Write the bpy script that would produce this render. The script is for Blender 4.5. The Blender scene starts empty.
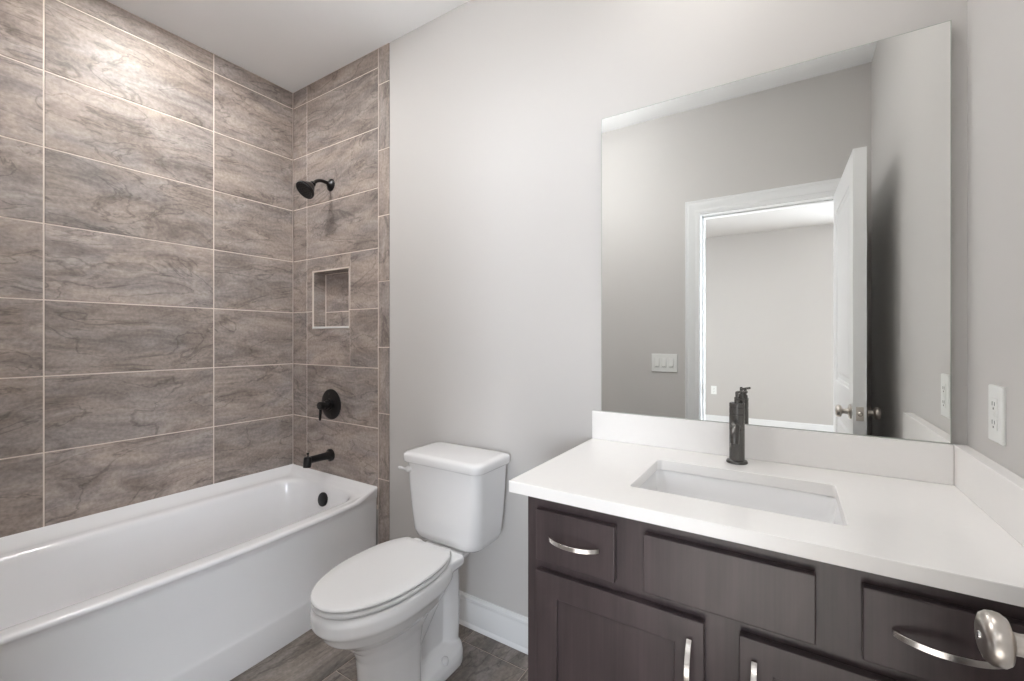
import bpy, bmesh, math, random
from mathutils import Vector, Matrix, geometry
from math import sin, cos, pi, radians

S = bpy.context.scene
# ------------------------------------------------------------------ camera
YAW = radians(32.45)
F_PX = 435.8
cam_d = bpy.data.cameras.new('camera')
cam_d.sensor_width = 36.0
cam_d.lens = F_PX / 1024 * 36
cam_d.shift_y = -2.0 / 1024
cam_d.clip_start = 0.02
cam = bpy.data.objects.new('camera', cam_d)
S.collection.objects.link(cam)
cam.location = (2.532, -1.514, 1.2555)
cam.rotation_euler = (radians(90), 0, YAW)
S.camera = cam
# ------------------------------------------------------------------ world, exposure
w = bpy.data.worlds.new('world'); S.world = w; w.use_nodes = True
w.node_tree.nodes['Background'].inputs[0].default_value = (0.80, 0.86, 1.0, 1)
w.node_tree.nodes['Background'].inputs[1].default_value = 1.0
S.view_settings.view_transform = 'Standard'
S.view_settings.look = 'None'
S.view_settings.gamma = 1.0
S.view_settings.use_curve_mapping = False
S.view_settings.exposure = 0.58
S.cycles.use_denoising = True
S.cycles.max_bounces = 14
S.cycles.diffuse_bounces = 8
S.cycles.glossy_bounces = 6
S.cycles.sample_clamp_indirect = 6.0
S.cycles.blur_glossy = 0.5

W, D, H = 2.905, -1.525, 2.742          # room width, front wall, ceiling

def area(name, loc, rot, size, power, color, shape='DISK', size_y=None, spread=180):
    l = bpy.data.lights.new(name, 'AREA'); l.shape = shape; l.size = size
    if size_y: l.size_y = size_y
    l.energy = power; l.color = color; l.spread = radians(spread)
    o = bpy.data.objects.new(name, l); S.collection.objects.link(o)
    o.location = loc; o.rotation_euler = rot
    return o
CAN_SHOWER = (0.405, -0.718)
CAN_VANITY = (2.36, -0.33)
ADDED_HALL_CANS = [(2.3, -3.4), (1.0, -3.4)]  # added ceiling lights, unseen, in the room behind the doorway
area('recessed_bulb', (*CAN_SHOWER, H - 0.006), (0, 0, 0), 0.11, 6.8, (1.0, 0.985, 0.965))
area('recessed_bulb', (*CAN_VANITY, H - 0.006), (0, 0, 0), 0.12, 2.0, (1.0, 0.975, 0.945))
for x, y in ADDED_HALL_CANS:
    area('recessed_bulb', (x, y, H - 0.006), (0, 0, 0), 0.12, 3, (1.0, 0.96, 0.92))
FILL_DRUM = (1.42, -.88)                     # added drum light, out of view, soft fill for the bathroom
FILL_DRUM_STRENGTH = 11.5
HX0, HX1, HY = -.75, 4.85, -5.5         # extent of the room behind the doorway
# daylight fill from two added, unseen windows in the room behind the doorway
area('added_window_fill', (4.05, HY + .03, 1.5), (radians(90), 0, 0), 1.2, 95, (0.84, 0.91, 1.0), 'RECTANGLE', 1.35)
area('added_window_fill', (HX1 - .03, -2.9, 1.5), (0, radians(90), 0), 1.3, 62, (0.84, 0.91, 1.0), 'RECTANGLE', 1.7, spread=84)

sun_d = bpy.data.lights.new('sun', 'SUN'); sun_d.energy = 14; sun_d.angle = radians(1.0); sun_d.color = (1, .985, .965)
sun = bpy.data.objects.new('sun', sun_d); S.collection.objects.link(sun)  # added: its patch on the next room's floor bounces up to the ceiling
sun.rotation_euler = Vector((cos(radians(36)), -.12, sin(radians(36)))).to_track_quat('Z', 'Y').to_euler()

# ------------------------------------------------------------------ materials
def srgb(r, g, b):
    return tuple(((c / 255) / 12.92 if c / 255 <= .04045 else ((c / 255 + .055) / 1.055) ** 2.4) for c in (r, g, b)) + (1,)

def mat(name, color, rough=.5, metal=0., spec=.5, coat=0., bump=None, vary=0.0, vscale=4.0):
    m = bpy.data.materials.new(name); m.use_nodes = True
    nt = m.node_tree; b = nt.nodes['Principled BSDF']
    b.inputs['Base Color'].default_value = color
    b.inputs['Roughness'].default_value = rough
    b.inputs['Metallic'].default_value = metal
    b.inputs['Specular IOR Level'].default_value = spec
    if coat:
        b.inputs['Coat Weight'].default_value = coat
        b.inputs['Coat Roughness'].default_value = .08
    tc = nt.nodes.new('ShaderNodeTexCoord')
    n = nt.nodes.new('ShaderNodeTexNoise'); n.inputs['Scale'].default_value = vscale
    n.inputs['Detail'].default_value = 4
    nt.links.new(tc.outputs['Object'], n.inputs['Vector'])
    r = nt.nodes.new('ShaderNodeValToRGB')
    k = 1 - vary
    r.color_ramp.elements[0].color = (color[0] * k, color[1] * k, color[2] * k, 1)
    r.color_ramp.elements[1].color = (min(1, color[0] * (1 + vary)), min(1, color[1] * (1 + vary)), min(1, color[2] * (1 + vary)), 1)
    nt.links.new(n.outputs['Fac'], r.inputs[0]); nt.links.new(r.outputs[0], b.inputs['Base Color'])
    if bump:
        n2 = nt.nodes.new('ShaderNodeTexNoise'); n2.inputs['Scale'].default_value = bump[0]
        nt.links.new(tc.outputs['Object'], n2.inputs['Vector'])
        bp = nt.nodes.new('ShaderNodeBump'); bp.inputs['Strength'].default_value = bump[1]; bp.inputs['Distance'].default_value = .002
        nt.links.new(n2.outputs['Fac'], bp.inputs['Height']); nt.links.new(bp.outputs[0], b.inputs['Normal'])
    return m

def tile_mat(name, cols, rough, lift=1.0):
    """stone-look porcelain: per-tile offset comes with the 'tuv' attribute (u, v, random)"""
    m = bpy.data.materials.new(name); m.use_nodes = True
    nt = m.node_tree; N = nt.nodes.new; L = nt.links.new
    b = nt.nodes['Principled BSDF']
    at = N('ShaderNodeAttribute'); at.attribute_name = 'tuv'
    sep = N('ShaderNodeSeparateXYZ'); L(at.outputs['Vector'], sep.inputs[0])
    # wisps: slightly tilted strata, stretched along the tile
    mp = N('ShaderNodeMapping'); mp.inputs['Rotation'].default_value = (0, 0, radians(-36)); mp.inputs['Scale'].default_value = (2.2, 7.5, 1.0)
    L(at.outputs['Vector'], mp.inputs[0])
    warp = N('ShaderNodeTexNoise'); warp.inputs['Scale'].default_value = 2.2; warp.inputs['Detail'].default_value = 5
    L(at.outputs['Vector'], warp.inputs['Vector'])
    mx = N('ShaderNodeVectorMath'); mx.operation = 'MULTIPLY_ADD'
    mx.inputs[1].default_value = (.8, .9, 0)
    L(warp.outputs['Color'], mx.inputs[0]); L(mp.outputs[0], mx.inputs[2])
    n1 = N('ShaderNodeTexNoise'); n1.inputs['Scale'].default_value = 1.7; n1.inputs['Detail'].default_value = 12
    n1.inputs['Roughness'].default_value = .69; n1.inputs['Distortion'].default_value = .5
    L(mx.outputs[0], n1.inputs['Vector'])
    cr = N('ShaderNodeValToRGB'); e = cr.color_ramp.elements
    e[0].position = .31; e[0].color = cols[0]; e[1].position = .70; e[1].color = cols[3]
    a = e.new(.45); a.color = cols[1]; a = e.new(.54); a.color = cols[2]
    L(n1.outputs['Fac'], cr.inputs[0])
    # cooler grey drifts between the beige
    nb = N('ShaderNodeTexNoise'); nb.inputs['Scale'].default_value = 1.1; nb.inputs['Detail'].default_value = 4; nb.inputs['Distortion'].default_value = .6
    vo = N('ShaderNodeVectorMath'); vo.operation = 'ADD'; vo.inputs[1].default_value = (17.3, 5.1, 3.0); L(mx.outputs[0], vo.inputs[0]); L(vo.outputs[0], nb.inputs['Vector'])
    br = N('ShaderNodeMapRange'); br.inputs[1].default_value = .42; br.inputs[2].default_value = .66; br.inputs[3].default_value = 0; br.inputs[4].default_value = .36
    L(nb.outputs['Fac'], br.inputs[0])
    hs = N('ShaderNodeHueSaturation'); hs.inputs['Saturation'].default_value = .12; hs.inputs['Value'].default_value = .86; L(cr.outputs[0], hs.inputs['Color'])
    cm = N('ShaderNodeMix'); cm.data_type = 'RGBA'; L(br.outputs[0], cm.inputs[0]); L(cr.outputs[0], cm.inputs[6])
    cb = N('ShaderNodeMix'); cb.data_type = 'RGBA'; cb.blend_type = 'MULTIPLY'; cb.inputs[0].default_value = 1; cb.inputs[7].default_value = (1.0, .985, 1.03, 1)
    L(hs.outputs[0], cb.inputs[6]); L(cb.outputs[2], cm.inputs[7])
    # thin darker veins
    n3 = N('ShaderNodeTexNoise'); n3.inputs['Scale'].default_value = .8; n3.inputs['Detail'].default_value = 7; n3.inputs['Distortion'].default_value = 1.3
    L(mx.outputs[0], n3.inputs['Vector'])
    ab = N('ShaderNodeMath'); ab.operation = 'SUBTRACT'; ab.inputs[1].default_value = .5; L(n3.outputs['Fac'], ab.inputs[0])
    a2 = N('ShaderNodeMath'); a2.operation = 'ABSOLUTE'; L(ab.outputs[0], a2.inputs[0])
    vr = N('ShaderNodeMapRange'); vr.inputs[1].default_value = 0; vr.inputs[2].default_value = .016
    vr.inputs[3].default_value = .64; vr.inputs[4].default_value = 1.0; L(a2.outputs[0], vr.inputs[0])
    # speckle
    n4 = N('ShaderNodeTexNoise'); n4.inputs['Scale'].default_value = 80; n4.inputs['Detail'].default_value = 3
    L(at.outputs['Vector'], n4.inputs['Vector'])
    sr = N('ShaderNodeMapRange'); sr.inputs[1].default_value = .3; sr.inputs[2].default_value = .7; sr.inputs[3].default_value = .84; sr.inputs[4].default_value = 1.14
    L(n4.outputs['Fac'], sr.inputs[0])
    ml = N('ShaderNodeMath'); ml.operation = 'MULTIPLY'; L(vr.outputs[0], ml.inputs[0]); L(sr.outputs[0], ml.inputs[1])
    # per-tile tone
    wn = N('ShaderNodeTexWhiteNoise'); wn.noise_dimensions = '1D'; L(sep.outputs['Z'], wn.inputs['W'])
    tr = N('ShaderNodeMapRange'); tr.inputs[3].default_value = .90 * lift; tr.inputs[4].default_value = 1.10 * lift; L(wn.outputs['Value'], tr.inputs[0])
    m2 = N('ShaderNodeMath'); m2.operation = 'MULTIPLY'; L(ml.outputs[0], m2.inputs[0]); L(tr.outputs[0], m2.inputs[1])
    vm = N('ShaderNodeVectorMath'); vm.operation = 'SCALE'; L(cm.outputs[2], vm.inputs[0]); L(m2.outputs[0], vm.inputs['Scale'])
    L(vm.outputs[0], b.inputs['Base Color'])
    b.inputs['Roughness'].default_value = rough
    b.inputs['Specular IOR Level'].default_value = .36
    bp = N('ShaderNodeBump'); bp.inputs['Strength'].default_value = .12; bp.inputs['Distance'].default_value = .002
    L(n1.outputs['Fac'], bp.inputs['Height']); L(bp.outputs[0], b.inputs['Normal'])
    return m

def wood_mat(name, c0, c1):
    m = bpy.data.materials.new(name); m.use_nodes = True
    nt = m.node_tree; N = nt.nodes.new; L = nt.links.new; b = nt.nodes['Principled BSDF']
    tc = N('ShaderNodeTexCoord'); mp = N('ShaderNodeMapping'); mp.inputs['Scale'].default_value = (9, 9, 2.2)
    L(tc.outputs['Object'], mp.inputs[0])
    n = N('ShaderNodeTexNoise'); n.inputs['Scale'].default_value = 1.6; n.inputs['Detail'].default_value = 6; n.inputs['Distortion'].default_value = .4
    L(mp.outputs[0], n.inputs['Vector'])
    mp2 = N('ShaderNodeMapping'); mp2.inputs['Scale'].default_value = (160, 160, 4); L(tc.outputs['Object'], mp2.inputs[0])
    n2 = N('ShaderNodeTexNoise'); n2.inputs['Scale'].default_value = 1; n2.inputs['Detail'].default_value = 3; L(mp2.outputs[0], n2.inputs['Vector'])
    mm = N('ShaderNodeMix'); mm.data_type = 'FLOAT'; mm.inputs[0].default_value = .3
    L(n.outputs['Fac'], mm.inputs[2]); L(n2.outputs['Fac'], mm.inputs[3])
    cr = N('ShaderNodeValToRGB'); cr.color_ramp.elements[0].position = .32; cr.color_ramp.elements[1].position = .68
    cr.color_ramp.elements[0].color = c0; cr.color_ramp.elements[1].color = c1
    L(mm.outputs[0], cr.inputs[0]); L(cr.outputs[0], b.inputs['Base Color'])
    b.inputs['Roughness'].default_value = .34
    b.inputs['Specular IOR Level'].default_value = .5
    b.inputs['Coat Weight'].default_value = .2; b.inputs['Coat Roughness'].default_value = .3
    return m

M = {}
M['paint'] = mat('wall_paint', (0.585, 0.569, 0.553, 1), .62, spec=.35, bump=(260, .06), vary=.012, vscale=1.5)
M['hall_paint'] = mat('hall_wall_paint', (0.52, 0.50, 0.48, 1), .7, spec=.3, vary=.01, vscale=1.5)
M['ceiling'] = mat('ceiling_paint', (0.92, 0.93, 0.935, 1), .8, spec=.2, bump=(200, .08), vary=.01)
M['trim'] = mat('white_trim_paint', (0.80, 0.81, 0.815, 1), .35, vary=.008)
M['door'] = mat('white_door_paint', (0.80, 0.805, 0.81, 1), .38, vary=.01)
M['tile'] = tile_mat('stone_look_wall_tile', [(.19, .155, .138, 1), (.29, .240, .212, 1), (.37, .306, .268, 1), (.47, .395, .35, 1)], .48)
M['floor_tile'] = tile_mat('stone_look_floor_tile', [(.13, .11, .096, 1), (.20, .17, .149, 1), (.27, .232, .205, 1), (.36, .315, .28, 1)], .42)
M['grout'] = mat('pale_grout', (0.76, 0.675, 0.61, 1), .9, spec=.1, bump=(500, .2), vary=.05, vscale=30)
M['grout_floor'] = mat('floor_grout', (0.50, 0.43, 0.37, 1), .9, spec=.1, bump=(500, .2), vary=.05, vscale=30)
M['acrylic'] = mat('white_acrylic', (0.86, 0.86, 0.87, 1), .16, coat=.3, vary=.004)
M['china'] = mat('vitreous_china', (0.85, 0.85, 0.855, 1), .09, coat=.5, vary=.004)
M['seat'] = mat('white_plastic_seat', (0.77, 0.77, 0.77, 1), .22, vary=.004)
M['quartz'] = mat('white_quartz', (0.89, 0.876, 0.86, 1), .17, bump=(900, .01), vary=.012, vscale=60)
M['wood'] = wood_mat('espresso_stained_maple', (.038, .0275, .029, 1), (.073, .053, .0545, 1))
M['dark'] = mat('toe_kick_black', (.012, .010, .010, 1), .6, vary=.05)
M['black'] = mat('matte_black_metal', (.014, .013, .0135, 1), .33, metal=.35, vary=.06)
M['gunmetal'] = mat('gunmetal_faucet', (.13, .126, .12, 1), .27, metal=.85, vary=.05)
M['nickel'] = mat('satin_nickel', (.55, .51, .47, 1), .30, metal=1., vary=.03)
M['pull'] = mat('brushed_pull_nickel', (.74, .71, .68, 1), .22, metal=1., vary=.03)
M['chrome'] = mat('chrome', (.75, .75, .75, 1), .08, metal=1., vary=.01)
M['plate'] = mat('white_switch_plastic', (.80, .81, .79, 1), .3, vary=.004)
M['slot'] = mat('dark_slot', (.10, .10, .10, 1), .6, vary=.02)
M['mirror'] = mat('mirror_silver', (.93, .94, .925, 1), .0, metal=1., vary=.0)
M['mirror_edge'] = mat('mirror_glass_edge', (.42, .45, .41, 1), .15, vary=.05)
M['hall_floor'] = mat('pale_carpet', (.62, .59, .55, 1), .8, vary=.06, vscale=6)
M['lens'] = bpy.data.materials.new('lamp_lens'); M['lens'].use_nodes = True
_b = M['lens'].node_tree.nodes['Principled BSDF']
_b.inputs['Emission Color'].default_value = (1, .95, .9, 1); _b.inputs['Emission Strength'].default_value = 6
_n = M['lens'].node_tree.nodes.new('ShaderNodeTexNoise')
M['dome'] = bpy.data.materials.new('added_fill_drum_glow'); M['dome'].use_nodes = True  # glow of the added fill drum
_b = M['dome'].node_tree.nodes['Principled BSDF']
_b.inputs['Emission Color'].default_value = (.985, .99, 1, 1); _b.inputs['Emission Strength'].default_value = FILL_DRUM_STRENGTH
M['day'] = bpy.data.materials.new('clear_window_glass'); M['day'].use_nodes = True
_t = M['day'].node_tree; _b = _t.nodes['Principled BSDF']; _b.inputs['Roughness'].default_value = .02
_tr = _t.nodes.new('ShaderNodeBsdfTransparent'); _m = _t.nodes.new('ShaderNodeMixShader'); _m.inputs[0].default_value = .05
_t.links.new(_tr.outputs[0], _m.inputs[1]); _t.links.new(_b.outputs[0], _m.inputs[2])
_t.links.new(_m.outputs[0], _t.nodes['Material Output'].inputs[0])

# ------------------------------------------------------------------ object helpers
def tag(o, label=None, cat=None, group=None, kind=None):
    if label: o['label'] = label
    if cat: o['category'] = cat
    if group: o['group'] = group
    if kind: o['kind'] = kind
    return o
def thing(name, loc, label, cat, group=None):
    o = bpy.data.objects.new(name, None); S.collection.objects.link(o)
    o.location = loc; o.empty_display_size = .05
    return tag(o, label, cat, group)
def world_of(o):
    m = Matrix.Translation(o.location) @ o.rotation_euler.to_matrix().to_4x4()
    if o.parent:
        return world_of(o.parent) @ o.matrix_parent_inverse @ m
    return m
def obj(name, bm, material, parent=None, smooth=None, bevel=None, seg=2, subsurf=0, structure=False):
    bmesh.ops.recalc_face_normals(bm, faces=bm.faces[:])
    me = bpy.data.meshes.new(name); bm.to_mesh(me); bm.free()
    for m in (material if isinstance(material, (list, tuple)) else [material]): me.materials.append(m)
    o = bpy.data.objects.new(name, me); S.collection.objects.link(o)
    if parent is not None:
        o.parent = parent; o.matrix_parent_inverse = world_of(parent).inverted()
    if bevel:
        b = o.modifiers.new('bevel', 'BEVEL'); b.width = bevel; b.segments = seg; b.limit_method = 'ANGLE'; b.angle_limit = radians(40)
        b.harden_normals = False
    if subsurf:
        s = o.modifiers.new('subsurf', 'SUBSURF'); s.levels = subsurf; s.render_levels = subsurf
    if smooth is not None:
        for p in me.polygons: p.use_smooth = True
        me.set_sharp_from_angle(angle=radians(smooth))
    if structure: o['kind'] = 'structure'
    return o
def box(bm, x0, x1, y0, y1, z0, z1, mi=0):
    v = [bm.verts.new(p) for p in ((x0, y0, z0), (x1, y0, z0), (x1, y1, z0), (x0, y1, z0), (x0, y0, z1), (x1, y0, z1), (x1, y1, z1), (x0, y1, z1))]
    for f in ((3, 2, 1, 0), (4, 5, 6, 7), (0, 1, 5, 4), (1, 2, 6, 5), (2, 3, 7, 6), (3, 0, 4, 7)):
        fc = bm.faces.new([v[i] for i in f]); fc.material_index = mi
    return v
def B(*a):
    bm = bmesh.new(); box(bm, *a); return bm
def loft(bm, rings, cap0=True, cap1=True, closed=True):
    vs = [[bm.verts.new(p) for p in r] for r in rings]
    n = len(vs[0])
    for a, b in zip(vs, vs[1:]):
        for i in range(n if closed else n - 1):
            j = (i + 1) % n
            bm.faces.new((a[i], a[j], b[j], b[i]))
    if cap0: bm.faces.new(vs[0][::-1])
    if cap1: bm.faces.new(vs[-1])
    return vs
def frame(d):
    d = Vector(d).normalized()
    u = d.cross(Vector((0, 0, 1)))
    if u.length < 1e-4: u = Vector((1, 0, 0))
    u.normalize(); return u, d.cross(u).normalized(), d
def lathe(bm, origin, axis, prof, n=40):
    """prof: (distance along the axis, radius)"""
    u, v, d = frame(axis); o = Vector(origin)
    rings = [[o + d * t + (u * cos(2 * pi * i / n) + v * sin(2 * pi * i / n)) * max(r, 1e-4) for i in range(n)] for t, r in prof]
    loft(bm, rings)
def tube(bm, pts, rad, n=20):
    pts = [Vector(p) for p in pts]
    if not isinstance(rad, (list, tuple)): rad = [rad] * len(pts)
    rings = []; up = None
    for i, p in enumerate(pts):
        d = (pts[min(i + 1, len(pts) - 1)] - pts[max(i - 1, 0)]).normalized()
        if up is None: u = frame(d)[0]
        else:
            u = (up - d * up.dot(d)); u.normalize()
        up = u; v = d.cross(u)
        rings.append([p + (u * cos(2 * pi * k / n) + v * sin(2 * pi * k / n)) * rad[i] for k in range(n)])
    loft(bm, rings)
def bez(p0, p1, p2, p3, n=12):
    P = [Vector(p) for p in (p0, p1, p2, p3)]
    return [P[0] * (1 - t) ** 3 + P[1] * 3 * t * (1 - t) ** 2 + P[2] * 3 * t * t * (1 - t) + P[3] * t ** 3 for t in [i / n for i in range(n + 1)]]
def rrect(x0, x1, y0, y1, r, z, n=8):
    """rounded rectangle ring, counter-clockwise, 4*(n+1) points; r may be one radius or four (x1y1, x0y1, x0y0, x1y0)"""
    rs = r if isinstance(r, (list, tuple)) else [r] * 4
    out = []
    for (sx, sy, a0), rr in zip(((1, 1, 0), (0, 1, 90), (0, 0, 180), (1, 0, 270)), rs):
        cx = x1 - rr if sx else x0 + rr; cy = y1 - rr if sy else y0 + rr
        for k in range(n + 1):
            a = radians(a0 + 90 * k / n); out.append(Vector((cx + rr * cos(a), cy + rr * sin(a), z)))
    return out

# ------------------------------------------------------------------ tiling
RND = random.Random(7)
def tiling(name, parent, O, U, V, N, tiles, material, t=.008, gap=.0026, rand=None):
    """tiles: (u0,u1,v0,v1[,insets (l,r,b,t)][,random id]); one mesh of thin bevelled tiles"""
    O, U, V, N = map(Vector, (O, U, V, N))
    bm = bmesh.new(); lay = bm.verts.layers.float_vector.new('tuv')
    for tl in tiles:
        u0, u1, v0, v1 = tl[:4]
        ins = tl[4] if len(tl) > 4 and tl[4] else (1, 1, 1, 1)
        rid = tl[5] if len(tl) > 5 else RND.random() * 40
        rot = len(tl) > 6 and tl[6]
        a, b, c, d = u0 + gap * ins[0], u1 - gap * ins[1], v0 + gap * ins[2], v1 - gap * ins[3]
        e = .0012
        low = []; top = []; 
        for (uu, vv, du, dv) in ((a, c, 1, 1), (b, c, -1, 1), (b, d, -1, -1), (a, d, 1, -1)):
            iu = e * (ins[0] if du > 0 else ins[1]); iv = e * (ins[2] if dv > 0 else ins[3])
            for lst, off, sh in ((low, t - e, 0), (top, t, 1)):
                p = (uu + du * iu * sh, vv + dv * iv * sh)
                q = bm.verts.new(O + U * p[0] + V * p[1] + N * off)
                q[lay] = (p[1] + rid * 3.1, p[0] + rid * 1.7, rid) if rot else (p[0] + rid * 3.1, p[1] + rid * 1.7, rid)
                lst.append(q)
        bot = []
        for q, (uu, vv) in zip(low, ((a, c), (b, c), (b, d), (a, d))):
            z = bm.verts.new(O + U * uu + V * vv); z[lay] = q[lay]; bot.append(z)
        bm.faces.new(top)
        for i in range(4):
            j = (i + 1) % 4
            bm.faces.new((low[i], low[j], top[j], top[i])); bm.faces.new((bot[i], bot[j], low[j], low[i]))
    return obj(name, bm, material, parent)

TZ0, TP = 2.6435, .308
ROWS = [H] + [TZ0 - k * TP for k in range(0, 8)]          # grout heights, ceiling downwards
ROWS = ROWS[:8] + [.40]                                    # last row cut behind the tub rim

# ------------------------------------------------------------------ setting: left wall
T = .012      # substrate stands this far behind the tile face
wl = obj('wall_left', B(-.15, -T, D - .12, .15, 0, H + .1), M['grout'], structure=True)
g = obj('grout_bed', B(-T, -.0022, D, .0, .38, H), M['grout'], wl)
cols_l = [(-.4298, 0), (-1.0445, -.4298), (D, -1.0445)]
tl = [(a, b, ROWS[i + 1], ROWS[i]) for (a, b) in cols_l for i in range(len(ROWS) - 1)]
tiling('tile_cladding', wl, (-.0095, 0, 0), (0, 1, 0), (0, 0, 1), (1, 0, 0), tl, M['tile'], t=.0095)

# back wall: painted part, tiled part, niche
NX0, NX1, NZ0, NZ1, ND = .196, .526, 1.313, 1.641, .09
TE = .838
bm = bmesh.new()
box(bm, -.15, NX0, .012, .15, 0, H + .1); box(bm, NX1, W + .15, .012, .15, 0, H + .1)
box(bm, NX0, NX1, .012, .15, 0, NZ0 - .01); box(bm, NX0, NX1, .012, .15, NZ1 + .01, H + .1)
box(bm, NX0 - .01, NX1 + .01, ND + .012, .15, NZ0 - .01, NZ1 + .01)
box(bm, TE, W + .15, .004, .012, 0, H)
wb = obj('wall_back', bm, M['paint'], structure=True)
bm = bmesh.new()
for a in ((0, NX0, NZ0, NZ1), (NX1, .757, NZ0, NZ1), (0, .757, .38, NZ0), (0, .757, NZ1, H), (.757, TE - .003, 0, H)):
    box(bm, a[0], a[1], .0022, .012, a[2], a[3])
# grout lining of the niche
box(bm, NX0 - .006, NX0, .0022, ND, NZ0, NZ1); box(bm, NX1, NX1 + .006, .0022, ND, NZ0, NZ1)
box(bm, NX0, NX1, .0022, ND, NZ0 - .006, NZ0); box(bm, NX0, NX1, .0022, ND, NZ1, NZ1 + .006)
box(bm, NX0 - .006, NX1 + .006, ND, ND + .006, NZ0 - .006, NZ1 + .006)
e = .0035          # pale edge line round the opening and in the inner corners
for q in ((NX0 - .003, NX0 + .0052, .0008, .006, NZ0, NZ1 + e), (NX1 - .002, NX1 + .0035, -.0004, .006, NZ0, NZ1 + e), (NX0, NX1, -.0006, .006, NZ1 - .004, NZ1 + e),
          (NX0, NX0 + .008, ND - .010, ND, NZ0, NZ1), (NX1 - .008, NX1, ND - .010, ND, NZ0, NZ1), (NX0, NX1, ND - .010, ND, NZ1 - .008, NZ1), (NX0, NX1, ND - .0048, ND, ROWS[5] - .004, ROWS[5] + .004)):
    box(bm, *q)
obj('grout_bed', bm, M['grout'], wb)
tl = []
rid = lambda: RND.random() * 40
for i in range(len(ROWS) - 1):
    z0, z1 = ROWS[i + 1], ROWS[i]
    tl.append((0, .140, z0, z1))
    if i == 4:     # row with the upper part of the niche
        r = rid(); zt = NZ1
        tl += [(.140, .534, zt, z1, (1, 0, 0, 1), r), (.140, NX0 - .003, z0, zt, (1, 1, 1, 0), r), (.534, .757, z0, z1, (1, 1, 1, 1), r + .37)]
        tl += [(NX1 + .0035, .534, z0, zt, (0, 1, 1, 0), r)]
    elif i == 5:
        r = rid()
        tl += [(.140, .534, z0, NZ0 - .004, (1, 1, 1, 0), r), (.140, NX0 - .003, NZ0 - .004, z1, (1, 1, 0, 1), r), (.534, .757, z0, z1, (.4, 1, 1, 1), rid()), (NX1 + .0035, .534, NZ0 - .004, z1, (0, 1, 0, 1), r)]
    else:
        tl.append((.140, .757, z0, z1))
zs = [H, 2.552, 2.216, 1.880, 1.546, 1.211, .874, .539, .203, 0.0]
strip = [(.757, TE, zs[i + 1], zs[i], (1, 0, 1, 1), rid(), True) for i in range(len(zs) - 1)]
tiling('tile_cladding', wb, (0, .0095, 0), (1, 0, 0), (0, 0, 1), (0, -1, 0), tl + strip, M['tile'], t=.0095)
# niche lining tiles
zb = ROWS[5]
tiling('niche_back', wb, (0, ND, 0), (1, 0, 0), (0, 0, 1), (0, -1, 0),
       [(NX0 + .005, NX1 - .005, NZ0 + .012, zb), (NX0 + .005, NX1 - .005, zb, NZ1 - .005)], M['tile'], t=.006)
tiling('niche_side', wb, (NX0, 0, 0), (0, 1, 0), (0, 0, 1), (1, 0, 0), [(.004, ND - .006, NZ0 + .01, NZ1 - .004)], M['tile'], t=.005)
tiling('niche_side', wb, (NX1, 0, 0), (0, 1, 0), (0, 0, 1), (-1, 0, 0), [(.004, ND - .006, NZ0 + .01, NZ1 - .004)], M['tile'], t=.005)
tiling('niche_top', wb, (0, 0, NZ1), (1, 0, 0), (0, 1, 0), (0, 0, -1), [(NX0 + .004, NX1 - .004, .004, ND - .006)], M['tile'], t=.005)
bm = bmesh.new(); box(bm, NX0, NX1, -.001, ND - .004, NZ0 - .001, NZ0 + .010)
obj('niche_shelf', bm, M['quartz'], wb, bevel=.002)

# front wall with doorway, right wall, floor, ceiling
DX0, DX1, DZ = 2.048, 2.796, 2.055
bm = bmesh.new(); y0, y1 = D - .115, D
box(bm, -.15, DX0 - .012, y0, y1, 0, H + .1); box(bm, DX1 + .012, W + .15, y0, y1, 0, H + .1); box(bm, DX0 - .012, DX1 + .012, y0, y1, DZ + .012, H + .1)
wf = obj('wall_front', bm, M['paint'], structure=True)
tl = [(a, b, ROWS[i + 1], ROWS[i]) for (a, b) in ((0, .140), (.140, .757)) for i in range(len(ROWS) - 1)]
tl += [(.757, TE, zs[i + 1], zs[i], (1, 0, 1, 1), rid(), True) for i in range(len(zs) - 1)]
tiling('tile_cladding', wf, (0, D + .0005, 0), (1, 0, 0), (0, 0, 1), (0, 1, 0), tl, M['tile'], t=.0095)
obj('grout_bed', B(0, TE - .003, D, D + .007, .0, H), M['grout'], wf)
obj('wall_right', B(W, W + .15, D, .15, 0, H + .1), M['paint'], structure=True)
obj('ceiling', B(-.15, W + .15, D - .12, .15, H, H + .15), M['ceiling'], structure=True)
fl = obj('floor', B(-.15, W + .15, D - .12, .15, -.1, -.0022), M['grout_floor'], structure=True)
tl = []
for k, off in ((0, -.48 + .2033), (1, -.48), (2, -.095), (3, -.095 - .2033 * 2 + .0), (4, -.48 - .2033), (5, -.3), (6, -.095), (7, -.4), (8, -.2)):
    x0 = .782 + (k) * .3035 if k <= 8 else 0
    ys = sorted([off + j * .61 for j in range(-4, 4)])
    for a, b in zip(ys, ys[1:]):
        a2, b2 = max(a, D - .10), min(b, -.001); xa, xb = x0, min(x0 + .3035, W)
        if k == 0: xa = .74
        if b2 - a2 > .02 and xb - xa > .02: tl.append((xa, xb, a2, b2, (1, 1, 1, 1), rid(), True))
tiling('floor_tiling', fl, (0, 0, -.008), (1, 0, 0), (0, 1, 0), (0, 0, 1), tl, M['floor_tile'], t=.008, gap=.0018)

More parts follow.
